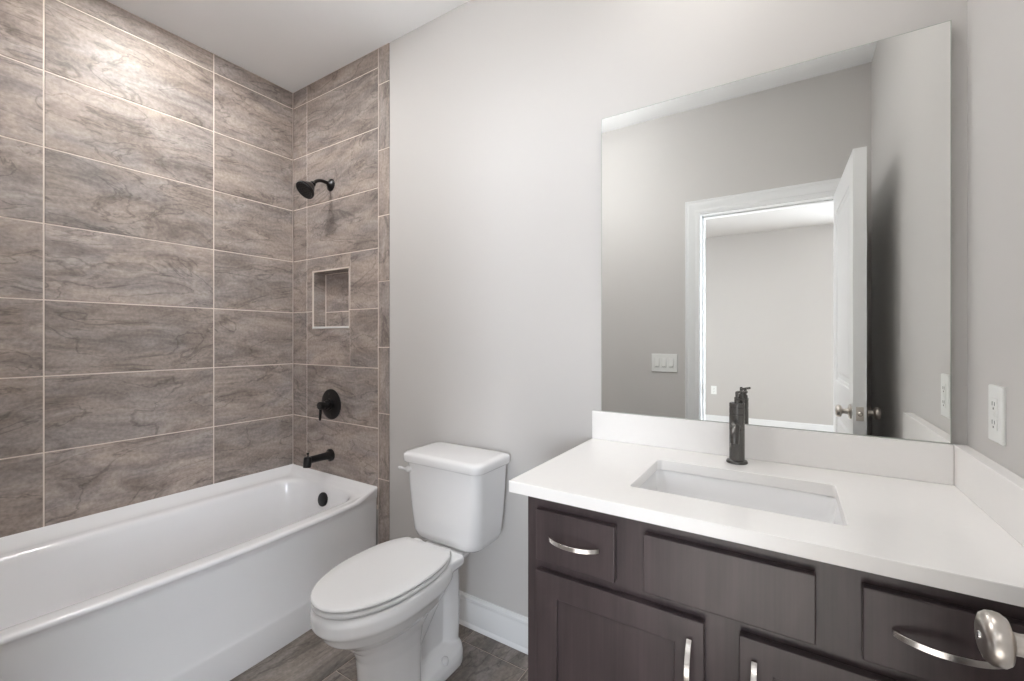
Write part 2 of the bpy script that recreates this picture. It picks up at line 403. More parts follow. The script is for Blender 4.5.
# baseboards
def baseboard(name, p0, p1, n):
    """profiled board from p0 to p1 against a wall, n points into the room"""
    prof = [(0, 0), (.016, 0), (.016, .006), (.0155, .094), (.013, .100), (.0125, .108), (.015, .112), (.0135, .119), (.008, .123), (.005, .131), (0, .131)]
    p0, p1, n = Vector(p0), Vector(p1), Vector(n)
    bm = bmesh.new()
    loft(bm, [[p + n * a + Vector((0, 0, b)) for a, b in prof] for p in (p0, p1)])
    # caulked quarter bead at the foot
    q = [(0.016, 0), (.024, 0), (.0235, .006), (.020, .012), (.016, .016)]
    loft(bm, [[p + n * a + Vector((0, 0, b)) for a, b in q] for p in (p0, p1)])
    return obj(name, bm, M['trim'], smooth=30, structure=True)
baseboard('baseboard_back', (TE + .001, .0035, 0), (1.960, .0035, 0), (0, -1, 0))
baseboard('baseboard_front', (TE + .001, D, 0), (1.950, D, 0), (0, 1, 0))
baseboard('baseboard_right', (W, D + .02, 0), (W, -.56, 0), (-1, 0, 0))

# door casing and jamb
def casing_profile(w):
    return [(0, 0), (0, .010), (.010, .014), (.020, .0145), (.024, .011), (.045, .013), (.055, .018), (.066, .019), (.070, .015), (w - .004, .019), (w, .016), (w, 0)]
def casing(name, parent, ysurf, yn):
    cw = .086; pr = casing_profile(cw); bm = bmesh.new()
    path = [(DX0, 0, -1, 0), (DX0, DZ, -1, 1), (DX1, DZ, 1, 1), (DX1, 0, 1, 0)]
    rings = []
    for x, z, sx, sz in path:
        rings.append([Vector((x + sx * a, ysurf + yn * b, z + sz * a)) for a, b in pr])
    loft(bm, rings)
    return obj(name, bm, M['trim'], parent, smooth=30, structure=parent is None)
c1 = casing('trim_1', None, D + .0005, 1)
bm = bmesh.new()
box(bm, DX0 - .012, DX0 + .006, y0 - .002, y1 + .002, 0, DZ + .012); box(bm, DX1 - .006, DX1 + .012, y0 - .002, y1 + .002, 0, DZ + .012)
box(bm, DX0, DX1, y0 - .002, y1 + .002, DZ - .006, DZ + .012)
box(bm, DX0 + .006, DX0 + .017, y0 + .02, y0 + .065, 0, DZ - .006); box(bm, DX1 - .017, DX1 - .006, y0 + .02, y0 + .065, 0, DZ - .006); box(bm, DX0, DX1, y0 + .02, y0 + .065, DZ - .017, DZ - .006)
jb = obj('jamb', bm, M['trim'], c1, bevel=.0015)
bm = bmesh.new(); box(bm, DX0 + .006, DX0 + .0075, y1 - .040, y1 - .008, .895, .958); obj('strike_plate', bm, M['nickel'], c1, bevel=.0006)
casing('trim_2', None, y0 - .0005, -1)

# ------------------------------------------------------------------ room beyond the doorway
fh = obj('floor_hall', B(HX0 - .1, HX1 + .1, HY - .1, y0, -.1, -.001), M['hall_floor'], structure=True)
obj('ceiling_hall', B(HX0 - .1, HX1 + .1, HY - .1, y0, H, H + .1), M['hall_paint'], structure=True)
bm = bmesh.new()
for q in ((HX0 - .1, 3.4, 0, H), (4.7, HX1 + .1, 0, H), (3.4, 4.7, 0, .8), (3.4, 4.7, 2.2, H)): box(bm, q[0], q[1], HY - .1, HY, q[2], q[3])
obj('wall_hall_back', bm, M['hall_paint'], structure=True)
obj('wall_hall_left', B(HX0 - .1, HX0, HY, y0 - .001, 0, H), M['hall_paint'], structure=True)
WY0, WY1, WZ0, WZ1 = -3.9, -1.95, .8, 2.2
bm = bmesh.new()
for q in ((HY, WY0, 0, H), (WY1, y0 - .001, 0, H), (WY0, WY1, 0, WZ0), (WY0, WY1, WZ1, H)): box(bm, HX1, HX1 + .1, *q)
obj('wall_hall_right', bm, M['hall_paint'], structure=True)
for nm, xa, xb in (('wall_hall_front_left', HX0, -.151), ('wall_hall_front_right', W + .151, HX1)):
    obj(nm, B(xa, xb, y0, y0 + .1, 0, H), M['paint'], structure=True)
baseboard('baseboard_hall', (HX0, HY, 0), (HX1, HY, 0), (0, 1, 0))
bm = bmesh.new()
for q in ((WY0 - .08, WY0 + .02, WZ0 - .08, WZ1 + .08), (WY1 - .02, WY1 + .08, WZ0 - .08, WZ1 + .08), (WY0 + .02, WY1 - .02, WZ0 - .08, WZ0 + .02), (WY0 + .02, WY1 - .02, WZ1 - .02, WZ1 + .08)):
    box(bm, HX1 - .015, HX1 + .02, *q)
box(bm, HX1 + .03, HX1 + .06, WY0, WY1, 1.485, 1.515)
wn = obj('added_window_1', bm, M['trim'], bevel=.003, structure=True)  # window added on the unseen side wall to send fill towards the tub
obj('pane', B(HX1 + .044, HX1 + .048, WY0, WY1, WZ0, WZ1), M['day'], wn)

bm = bmesh.new()
for q in ((3.32, 3.42, .72, 2.28), (4.68, 4.78, .72, 2.28), (3.42, 4.68, .72, .82), (3.42, 4.68, 2.18, 2.28)): box(bm, q[0], q[1], HY - .02, HY + .015, q[2], q[3])
box(bm, 3.4, 4.7, HY - .06, HY - .03, 1.485, 1.515)
wn = obj('added_window_2', bm, M['trim'], bevel=.003, structure=True)  # second added window, placed unseen to light the low back wall and cabinets
obj('pane', B(3.4, 4.7, HY - .048, HY - .044, .8, 2.2), M['day'], wn)

# ------------------------------------------------------------------ door leaf
TH = .045; LW = .712; LH = 2.032
HP = Vector((DX1 - .011, D + .012, .012))      # hinge-side corner on the wall side of the leaf
dr = bpy.data.objects.new('door_1', None); S.collection.objects.link(dr); dr['kind'] = 'structure'
dr.location = HP; dr.rotation_euler = (0, 0, radians(-1.3))
# local frame: leaf runs along +y, its hall face looks to -x, thickness from x=-TH to 0
def dobj(name, bm, m, parent=dr, **k):
    bm.transform(world_of(dr)); return obj(name, bm, m, parent, **k)
bm = bmesh.new()
stile, top_r, lock_lo, lock_hi, bot_r = .112, .115, .865, 1.02, .24
rails = [(0, stile, 0, LH), (LW - stile, LW, 0, LH), (stile, LW - stile, LH - top_r, LH), (stile, LW - stile, lock_lo, lock_hi), (stile, LW - stile, 0, bot_r)]
for a, b, c, d in rails: box(bm, -TH, 0, a, b, c, d)
for c, d in ((bot_r, lock_lo), (lock_hi, LH - top_r)):
    a, b = stile, LW - stile
    for xf, s in ((-TH, 1), (0, -1)):
        # ogee moulding step down to the sunk field, then the raised field
        levels = [(0, 0), (.004, .004), (.012, .006), (.018, .010), (.040, .010), (.052, .004), (.060, .003)]
        rg = [[Vector((xf + s * dp, a + i, c + i)), Vector((xf + s * dp, b - i, c + i)), Vector((xf + s * dp, b - i, d - i)), Vector((xf + s * dp, a + i, d - i))] for i, dp in levels]
        loft(bm, rg, cap0=False)
leaf = dobj('leaf', bm, M['door'])
def knob(side):
    """side -1: hall face, +1: face towards the right wall"""
    x0 = -TH if side < 0 else 0
    ky, kz = LW - .062, .931
    bm = bmesh.new()
    lathe(bm, (x0, ky, kz), (side, 0, 0), [(0, .031), (.004, .032), (.007, .029), (.009, .020), (.011, .0125), (.024, .0105), (.029, .0110), (.031, .015), (.033, .0225), (.037, .0255), (.042, .0262), (.047, .0255), (.051, .0225), (.0532, .017), (.0536, .008), (.0534, .0)], 48)
    k = dobj('doorknob', bm, M['nickel'], smooth=50)
    bm = bmesh.new(); lathe(bm, (x0 + side * .0532, ky, kz), (side, 0, 0), [(0, .004), (.0015, .0038), (.002, .001)], 16)
    dobj('privacy_button', bm, M['chrome'], k, smooth=40)
knob(-1); knob(1)
bm = bmesh.new(); box(bm, -TH / 2 - .0125, -TH / 2 + .0125, LW, LW + .0015, .903, .960); dobj('latch_plate', bm, M['nickel'], bevel=.0005)
bm = bmesh.new(); lathe(bm, (-TH / 2, LW, .931), (0, 1, 0), [(0, .009), (.006, .009), (.009, .006)], 20); dobj('latch_bolt', bm, M['nickel'], smooth=40)
for hz in (.2, 1.0, 1.82):
    bm = bmesh.new(); lathe(bm, (.004, -.004, hz - .045), (0, 0, 1), [(0, .005), (.001, .0065), (.089, .0065), (.09, .005)], 16); dobj('hinge', bm, M['nickel'], smooth=40)

# ------------------------------------------------------------------ recessed ceiling lights
def can(x, y, label):
    t = thing('recessed_ceiling_light', (x, y, H), label, 'ceiling light', 'recessed ceiling lights')
    bm = bmesh.new()
    n = 40; prof = [(.058, -.001), (.062, -.004), (.080, -.005), (.086, -.003), (.087, .0)]
    rings = [[Vector((x + r * cos(2 * pi * i / n), y + r * sin(2 * pi * i / n), H + z)) for i in range(n)] for r, z in prof]
    loft(bm, rings, False, False)
    obj('trim_ring', bm, M['trim'], t, smooth=40)
    bm = bmesh.new(); lathe(bm, (x, y, H - .0005), (0, 0, -1), [(0, .059), (.001, .059), (.0012, .01)], 40)
    obj('lens', bm, M['lens'], t, smooth=40)
can(*CAN_SHOWER, 'round recessed ceiling light over the bathtub')
can(*CAN_VANITY, 'round recessed ceiling light over the sink vanity')
for (x, y), s in zip(ADDED_HALL_CANS, ('straight behind the doorway', 'further left of the doorway')):
    can(x, y, 'added unseen round recessed ceiling light in the next room ' + s)

bx, by = FILL_DRUM  # added fixture hung out of view to soften the bathroom light
t = thing('added_drum_light', (bx, by, H), 'added out-of-view drum fill light on a short stem from the bathroom ceiling', 'ceiling light')
bm = bmesh.new(); lathe(bm, (bx, by, H - .0005), (0, 0, -1), [(0, .065), (.012, .065), (.022, .050), (.026, .009), (.254, .008)], 32)
obj('stem', bm, M['nickel'], t, smooth=40)
bm = bmesh.new(); lathe(bm, (bx, by, H - .255), (0, 0, -1), [(0, .01), (0, .140), (.004, .143), (.136, .143), (.140, .140), (.142, .01)], 56)
obj('fill_drum_shade', bm, M['dome'], t, smooth=40)

# ------------------------------------------------------------------ bathtub
def tub():
    t = thing('bathtub', (.40, -.76, 0), 'white alcove bathtub with plain apron along the tiled left wall', 'bathtub')
    YB, YF = -.0012, D + .0102
    ymid, half = (YB + YF) / 2, (YB - YF) / 2
    def bow(y): return .050 * (1 - ((y - ymid) / half) ** 2)
    def lip(x, y):     # rim rises to the tile line on the three wall sides
        d = min(x, YB - y, y - YF)
        k = max(0, min(1, 1 - (d - .012) / .060)); return .030 * k * k * (3 - 2 * k) + (.006 if d < .014 else 0)
    N = 12
    def ring(xl, xr, yf, yb, r, z, bw=1.0, uselip=False):
        # dense ring: rounded rectangle, straight sides subdivided
        base = rrect(xl, xr, yf, yb, r, z, 8)
        out = []
        m = len(base)
        for i, p in enumerate(base):
            out.append(p.copy())
            if i % 9 == 8:
                q = base[(i + 1) % m]
                for k in range(1, N): out.append(p.lerp(q, k / N))
        for p in out:
            k = max(0, (p.x - xl) / (xr - xl)); p.x += bow(p.y) * bw * (k ** 3)
            if uselip: p.z += lip(p.x, p.y)
        return out
    X0, X1 = .0015, .757
    rings = [
        ring(X0, X1 - .012, YF, YB, .004, .0),
        ring(X0, X1 - .004, YF, YB, .004, .002),
        ring(X0, X1 - .004, YF, YB, .004, .118),
        ring(X0, X1 - .006, YF, YB, .004, .128),
        ring(X0, X1 - .012, YF, YB, .004, .139),
        ring(X0, X1 - .010, YF, YB, .004, .30),
        ring(X0, X1 - .008, YF, YB, .004, .42),
        ring(X0, X1 - .006, YF, YB, .004, .440),
        ring(X0, X1 - .002, YF, YB, .004, .447),
        ring(X0, X1, YF, YB, .004, .451, 1, True),
        ring(X0, X1 - .0006, YF, YB, .004, .458, 1, True),
        ring(X0 + .001, X1 - .0035, YF + .001, YB - .001, .005, .4625, 1, True),
        ring(X0 + .008, X1 - .010, YF + .008, YB - .008, .012, .4645, 1, True),
        ring(X0 + .016, X1 - .020, YF + .014, YB - .014, .016, .4645, 1, True),
        ring(X0 + .030, X1 - .032, YF + .026, YB - .024, .03, .4642, 1, True),
        ring(X0 + .048, X1 - .040, YF + .044, YB - .034, .05, .4640, 1, True),
        ring(X0 + .068, X1 - .048, YF + .064, YB - .044, .07, .4636, 1, True),
        ring(X0 + .088, X1 - .055, YF + .080, YB - .050, .09, .4625, .8, False),
        ring(X0 + .112, X1 - .060, YF + .088, YB - .054, .11, .461, .8),
        ring(X0 + .122, X1 - .066, YF + .096, YB - .058, .12, .457, .8),
        ring(X0 + .128, X1 - .071, YF + .104, YB - .062, .125, .449, .8),
        ring(X0 + .132, X1 - .075, YF + .112, YB - .066, .125, .435, .8),
        ring(X0 + .138, X1 - .082, YF + .150, YB - .078, .125, .36, .7),
        ring(X0 + .148, X1 - .094, YF + .215, YB - .094, .12, .24, .6),
        ring(X0 + .162, X1 - .110, YF + .275, YB - .112, .11, .15, .5),
        ring(X0 + .185, X1 - .135, YF + .320, YB - .140, .09, .115, .4),
        ring(X0 + .225, X1 - .175, YF + .370, YB - .180, .06, .103, .3),
        ring(X0 + .30, X1 - .26, YF + .48, YB - .28, .03, .100, .1),
    ]
    bm = bmesh.new(); loft(bm, rings)
    obj('tub_shell', bm, M['acrylic'], t, smooth=50)
    # overflow cover on the faucet end wall
    n = Vector((0, -1, .17)).normalized()
    o = Vector((.412, YB - .0735, .388))
    bm = bmesh.new(); lathe(bm, o - n * .002, n, [(0, .036), (.010, .037), (.013, .035), (.015, .028), (.0155, .004)], 40)
    ov = obj('overflow_cover', bm, M['black'], t, smooth=40); ov['label'] = 'black overflow cover'
    bm = bmesh.new()
    lathe(bm, (.405, -.26, .1005), (0, 0, 1), [(0, .034), (.004, .035), (.006, .030), (.012, .018), (.014, .004)], 32)
    dn = obj('drain', bm, M['black'], t, smooth=40); dn['label'] = 'black drain'
    return t
tub()

# ------------------------------------------------------------------ shower fittings
FX = .369
def shower_head():
    t = thing('wall_shower', (FX, 0, 2.114), 'dark bronze shower head on a curved arm high on the tiled wall', 'shower head')
    bm = bmesh.new(); lathe(bm, (FX, 0, 2.114), (0, -1, 0), [(0, .034), (.004, .034), (.008, .030), (.012, .021), (.018, .014), (.020, .012)], 40)
    obj('flange', bm, M['black'], t, smooth=35)
    arm = bez((FX, -.005, 2.114), (FX, -.055, 2.128), (FX, -.085, 2.122), (FX, -.108, 2.088), 14)
    bm = bmesh.new(); tube(bm, arm, .0095, 18); obj('arm', bm, M['black'], t, smooth=50)
    ax = Vector((0, -.70, -.72)).normalized(); o = Vector((FX, -.104, 2.094))
    bm = bmesh.new()
    lathe(bm, o, ax, [(0, .012), (.004, .0155), (.012, .0165), (.018, .014), (.020, .016), (.026, .024), (.040, .033), (.056, .041), (.064, .046), (.066, .0505), (.074, .052), (.079, .050), (.0805, .045), (.078, .042), (.077, .01)], 48)
    obj('spray_head', bm, M['black'], t, smooth=35)
    bm = bmesh.new()
    u, v, d = frame(ax)
    for r, n in ((.012, 8), (.024, 14), (.036, 20)):
        for k in range(n):
            a = 2 * pi * k / n
            lathe(bm, o + ax * .077 + (u * cos(a) + v * sin(a)) * r, ax, [(0, .0022), (.0025, .0016)], 6)
    nz = obj('nozzles', bm, M['gunmetal'], t); nz['kind'] = 'stuff'
shower_head()
def valve():
    z = .889
    t = thing('shower_valve', (FX + .006, 0, z), 'round black shower valve plate with lever handle on the tiled wall', 'shower valve')
    bm = bmesh.new(); lathe(bm, (FX + .006, 0, z), (0, -1, 0), [(0, .083), (.003, .085), (.006, .084), (.009, .078), (.010, .040), (.012, .030)], 56)
    obj('escutcheon', bm, M['black'], t, smooth=35)
    bm = bmesh.new(); lathe(bm, (FX + .006, -.008, z), (0, -1, 0), [(0, .032), (.014, .031), (.016, .025), (.030, .024), (.032, .019), (.036, .017), (.046, .017), (.048, .021), (.068, .021), (.071, .018), (.072, .004)], 40)
    obj('hub', bm, M['black'], t, smooth=35)
    bm = bmesh.new()
    tube(bm, [(FX + .006, -.068, z + .020), (FX + .006, -.068, z), (FX + .006, -.069, z - .03), (FX + .006, -.071, z - .070), (FX + .006, -.072, z - .080)], [.0085, .0085, .0068, .0068, .005], 18)
    obj('lever', bm, M['black'], t, smooth=40)
    for s in (-1, 1):
        bm = bmesh.new(); lathe(bm, (FX + .006 + .006 * s, -.009, z - s * .056), (0, -1, 0), [(0, .006), (.002, .0055), (.0022, .001)], 16)
        obj('screw', bm, M['gunmetal'], t, smooth=40)
valve()
def spout():
    z = .605
    t = thing('tub_spout', (FX, 0, z), 'black tub spout with diverter knob just above the bathtub rim', 'tub spout')
    bm = bmesh.new(); lathe(bm, (FX, 0, z), (0, -1, 0), [(0, .034), (.010, .034), (.013, .029), (.016, .024), (.030, .0205), (.080, .0195), (.128, .0195)], 40)
    obj('body', bm, M['black'], t, smooth=35)
    bm = bmesh.new()
    lathe(bm, (FX, -.138, z + .021), (0, -.10, -1), [(0, .010), (.002, .017), (.008, .0205), (.024, .0215), (.050, .0205), (.056, .0195), (.057, .016), (.050, .013)], 36)
    obj('outlet', bm, M['black'], t, smooth=40)
    bm = bmesh.new(); lathe(bm, (FX, -.138, z + .020), (0, 0, 1), [(0, .0035), (.012, .0035), (.013, .0065), (.020, .007), (.022, .005)], 20)
    obj('diverter_knob', bm, M['black'], t, smooth=40)
spout()

# ------------------------------------------------------------------ toilet
CX = 1.378
def egg(cx, yf, yb, w, z, n=64, yc=None, pb=3.0, pf=2.25):
    """plan outline: rounded nose towards -y (yf), squarer tail at yb, half width w"""
    if yc is None: yc = yf + (yb - yf) * .52
    out = []
    for i in range(n):
        a = 2 * pi * i / n; c, s = cos(a), sin(a)
        p = pf if s < 0 else pb
        x = w * math.copysign(abs(c) ** (2 / p), c)
        y = (yc - yf if s < 0 else yb - yc) * math.copysign(abs(s) ** (2 / p), s)
        out.append(Vector((cx + x, yc + y, z)))
    return out
def toilet():
    t = thing('toilet', (CX, -.35, 0), 'white two-piece toilet with closed lid between bathtub and vanity', 'toilet')
    bm = bmesh.new()
    # bowl
    E_ = lambda yf, yb, w, z, yc, pb=2.7: egg(CX, yf, yb, w, z, yc=yc, pb=pb, pf=2.08)
    loft(bm, [E_(-.625, -.36, .088, .265, -.48), E_(-.650, -.33, .100, .295, -.48), E_(-.686, -.29, .122, .322, -.49), E_(-.716, -.27, .141, .345, -.49),
              E_(-.730, -.25, .151, .368, -.50), E_(-.739, -.245, .157, .380, -.50), E_(-.745, -.243, .161, .386, -.50), E_(-.750, -.24, .165, .394, -.50), E_(-.751, -.24, .1655, .425, -.50), E_(-.747, -.24, .162, .438, -.50), E_(-.740, -.245, .155, .4445, -.50)])
    # pedestal column
    loft(bm, [E_(-.617, -.400, .102, .0, -.47, 6), E_(-.617, -.400, .101, .012, -.47, 6), E_(-.604, -.405, .093, .040, -.47, 6), E_(-.594, -.405, .088, .14, -.47, 6), E_(-.602, -.40, .090, .22, -.47, 5), E_(-.622, -.39, .098, .27, -.48, 4), E_(-.650, -.36, .112, .31, -.48, 4)])
    # rear deck under the tank
    loft(bm, [rrect(CX - .040, CX + .040, -.20, -.075, .03, .36), rrect(CX - .060, CX + .060, -.24, -.060, .03, .388), rrect(CX - .094, CX + .094, -.262, -.056, .03, .410), rrect(CX - .100, CX + .100, -.262, -.052, .028, .422), rrect(CX - .096, CX + .096, -.262, -.054, .026, .431)])
    # flare from the bowl rim out to the square deck corners in front of the tank
    loft(bm, [rrect(CX - .070, CX + .070, -.40, -.222, .03, .365), rrect(CX - .112, CX + .112, -.38, -.222, .03, .395), rrect(CX - .132, CX + .132, -.37, -.224, .022, .418), rrect(CX - .133, CX + .133, -.37, -.226, .022, .436), rrect(CX - .130, CX + .130, -.37, -.230, .020, .4445)])
    # plinth, recessed web, trapway and rear column
    foot = lambda k, z: egg(CX, -.50, -.140 - (.094 - k) * .4, k, z, yc=-.245, pb=2.3, pf=4)
    loft(bm, [foot(.094, 0), foot(.094, .035), foot(.086, .055), foot(.064, .072), foot(.042, .085)])
    loft(bm, [rrect(CX - .030, CX + .030, -.46, -.16, .02, .02), rrect(CX - .030, CX + .030, -.46, -.16, .02, .33), rrect(CX - .05, CX + .05, -.46, -.16, .02, .40)])
    tube(bm, bez((CX, -.47, .12), (CX, -.40, .20), (CX, -.36, .25), (CX, -.27, .335), 12) + bez((CX, -.25, .35), (CX, -.195, .38), (CX, -.180, .27), (CX, -.200, .02), 14), [.064] * 13 + [.060, .062, .064, .064, .063, .062, .060, .058, .056, .055, .055, .055, .055, .055, .055], 26)
    me = bpy.data.meshes.new('tmp'); bm.to_mesh(me); bm.free()
    o = bpy.data.objects.new('tmp', me); S.collection.objects.link(o)
    r = o.modifiers.new('r', 'REMESH'); r.mode = 'VOXEL'; r.voxel_size = .004
    s = o.modifiers.new('s', 'SMOOTH'); s.factor = .5; s.iterations = 6
    dg = bpy.context.evaluated_depsgraph_get()
    me2 = bpy.data.meshes.new_from_object(o.evaluated_get(dg))
    bpy.data.objects.remove(o)
    b2 = bmesh.new(); b2.from_mesh(me2)
    for v in b2.verts: v.co.z = max(v.co.z, .0)
    obj('bowl', b2, M['china'], t, smooth=70)
    # seat ring and lid
    def slab(name, yf, yb, w, z0, z1, r, m, dome=0.0, pb=2.5, clip=-.290):
        bm = bmesh.new(); q = lambda i, z: [Vector((p.x, min(p.y, clip - i * .6), p.z)) for p in egg(CX, yf + i, yb - i, w - i, z, yc=-.49, pb=pb, pf=2.06, n=128)]
        rg = [q(r * .9, z0), q(r * .25, z0 + r * .25), q(0, z0 + r), q(0, z1 - r), q(r * .25, z1 - r * .3), q(r, z1)]
        if dome: rg += [q(w * .3, z1 + dome * .6), q(w * .6, z1 + dome * .9), q(w * .9, z1 + dome)]
        loft(bm, rg); return obj(name, bm, m, t, smooth=60)
    slab('seat', -.750, -.250, .161, .4490, .4640, .006, M['seat'])
    slab('seat_lid', -.752, -.250, .162, .4680, .4800, .006, M['seat'], .003)
    for s in (-1, 1):
        bm = bmesh.new(); loft(bm, [rrect(CX + s * .072 - .022, CX + s * .072 + .022, -.292, -.262, .01, .4440), rrect(CX + s * .072 - .022, CX + s * .072 + .022, -.292, -.262, .01, .466), rrect(CX + s * .072 - .018, CX + s * .072 + .018, -.289, -.265, .009, .470)])
        obj('seat_hinge', bm, M['seat'], t, smooth=40)
    # tank
    bm = bmesh.new()
    def TR(wt, yf, yb, r, z, bulge=.0):
        pts = rrect(CX - wt, CX + wt, yf, yb, [r * .6, r * .6, r, r], z, 8)
        return pts
    loft(bm, [TR(.132, -.190, -.062, .05, .432), TR(.150, -.203, -.047, .05, .437), TR(.164, -.212, -.038, .048, .450), TR(.172, -.218, -.032, .045, .475), TR(.178, -.223, -.028, .042, .55), TR(.185, -.229, -.025, .040, .65), TR(.189, -.233, -.023, .038, .752)])
    obj('tank', bm, M['china'], t, smooth=60)
    bm = bmesh.new()
    loft(bm, [TR(.191, -.236, -.021, .038, .749), TR(.199, -.244, -.017, .040, .751), TR(.202, -.247, -.015, .040, .757), TR(.202, -.247, -.015, .040, .776), TR(.200, -.245, -.016, .040, .783), TR(.192, -.237, -.021, .038, .788), TR(.178, -.223, -.030, .036, .790)])
    obj('tank_lid', bm, M['china'], t, smooth=60)
    # flush lever on the front left of the tank
    lx, lz = CX - .160, .722
    bm = bmesh.new(); lathe(bm, (lx, -.232, lz), (0, -1, 0), [(0, .013), (.006, .0135), (.010, .012), (.016, .009), (.017, .002)], 28)
    tube(bm, [(lx + .002, -.243, lz), (lx - .014, -.247, lz + .001), (lx - .024, -.250, lz + .003), (lx - .033, -.254, lz + .005), (lx - .038, -.256, lz + .006)], [.006, .0055, .006, .0065, .004], 16)
    lv = obj('flush_lever', bm, M['seat'], t, smooth=60)
    for s in (-1, 1):
        bm = bmesh.new(); lathe(bm, (CX + s * .074, -.285, .050), (s * .35, 0, 1), [(0, .015), (.014, .014), (.022, .011), (.026, .004)], 24)
        obj('bolt_cap', bm, M['seat'], t, smooth=50)
toilet()

# ------------------------------------------------------------------ vanity cabinet
def vanity():
    VX0, VX1, VY, VT = 1.962, 2.872, -.540, .861
    t = thing('vanity_cabinet', (2.42, -.27, 0), 'dark espresso wood bathroom vanity cabinet under the white countertop', 'cabinet')
    wood = M['wood']
    bm = bmesh.new()
    box(bm, VX0, VX0 + .018, -.521, -.002, .0, VT); box(bm, VX1 - .018, VX1, -.521, -.002, 0, VT); box(bm, VX0 + .018, VX1 - .018, -.012, -.002, .1, VT); box(bm, VX0 + .018, VX1 - .018, -.521, -.012, .1, .118)
    obj('case', bm, wood, t, bevel=.001)
    bm = bmesh.new()   # face frame
    box(bm, VX0, VX0 + .040, VY, -.521, .1, VT); box(bm, VX1 - .040, VX1, VY, -.521, .1, VT); box(bm, VX0 + .040, VX1 - .040, VY, -.521, VT - .040, VT); box(bm, VX0 + .040, VX1 - .040, VY, -.521, .1, .140)
    box(bm, VX0 + .040, VX1 - .040, VY, -.521, .665, .710); box(bm, 2.190, 2.270, VY, -.521, .710, VT - .040); box(bm, 2.567, 2.645, VY, -.521, .710, VT - .040); box(bm, 2.378, 2.457, VY, -.521, .140, .665)
    obj('face_frame', bm, wood, t)
    obj('filler_strip', B(VX1 + .0005, W - .0015, VY, -.51, .1, VT), wood, t)
    obj('toe_kick', B(VX0 + .02, W - .002, -.475, -.465, 0, .1), M['dark'], t)
    FY = VY - .0205
    def pull(c, vertical, parent, L=.128):
        """arched flat bar pull, centre c on the front face"""
        bm = bmesh.new(); n = 20; rings = []
        for i in range(n + 1):
            s = i / n * 2 - 1; out = .004 + .027 * (1 - s * s) ** .75; al = s * L / 2
            wdt = .0052; th = .0022
            ds = .001; nrm = 1
            pts = []
            for a, b in ((-wdt, -th), (wdt, -th), (wdt, th), (-wdt, th)):
                # a across the bar, b through its thickness; slope follows the arch
                sl = -.027 * 1.5 * s * (1 - s * s + 1e-3) ** -.25 / (L / 2)
                sl = max(-1.3, min(1.3, sl)); q = math.hypot(1, sl)
                al2 = al - b * sl / q; o2 = out + b / q
                if vertical: pts.append(Vector((c[0] + a, c[1] - o2, c[2] + al2)))
                else: pts.append(Vector((c[0] + al2, c[1] - o2, c[2] + a)))
            rings.append(pts)
        loft(bm, rings)
        for s in (-1, 1):
            if vertical: lathe(bm, (c[0], c[1], c[2] + s * (L / 2 - .005)), (0, -1, 0), [(0, .0045), (.009, .004)], 12)
            else: lathe(bm, (c[0] + s * (L / 2 - .005), c[1], c[2]), (0, -1, 0), [(0, .0045), (.009, .004)], 12)
        p = obj('pull', bm, M['pull'], parent, smooth=40, bevel=.0006); p['label'] = 'brushed nickel arched pull'
    for x0, x1, nm in ((1.996, 2.199, 'drawer'), (2.264, 2.573, 'false_drawer_front'), (2.639, 2.842, 'drawer')):
        f = obj(nm, B(x0, x1, FY, VY - .0015, .703, .829), wood, t, bevel=.0022)
        if nm == 'drawer': pull(((x0 + x1) / 2 + .002, FY, .768), False, f)
    for x0, x1, px in ((1.996, 2.386, 2.359), (2.450, 2.842, 2.476)):
        z0, z1, st = .128, .677, .058
        bm = bmesh.new()
        R4 = lambda i, y: [Vector((x0 + i, y, z0 + i)), Vector((x1 - i, y, z0 + i)), Vector((x1 - i, y, z1 - i)), Vector((x0 + i, y, z1 - i))]
        rg = loft(bm, [R4(0, VY - .0015), R4(0, FY), R4(st, FY), R4(st, VY - .0015)], False, False)
        for i in range(4):
            j = (i + 1) % 4; bm.faces.new((rg[0][i], rg[0][j], rg[3][j], rg[3][i]))
        d = obj('door', bm, wood, t, bevel=.0018)
        obj('door_panel', B(x0 + st - .004, x1 - st + .004, FY + .009, VY - .003, z0 + st - .004, z1 - st + .004), wood, d)
        pull((px, FY, .574), True, d)
vanity()

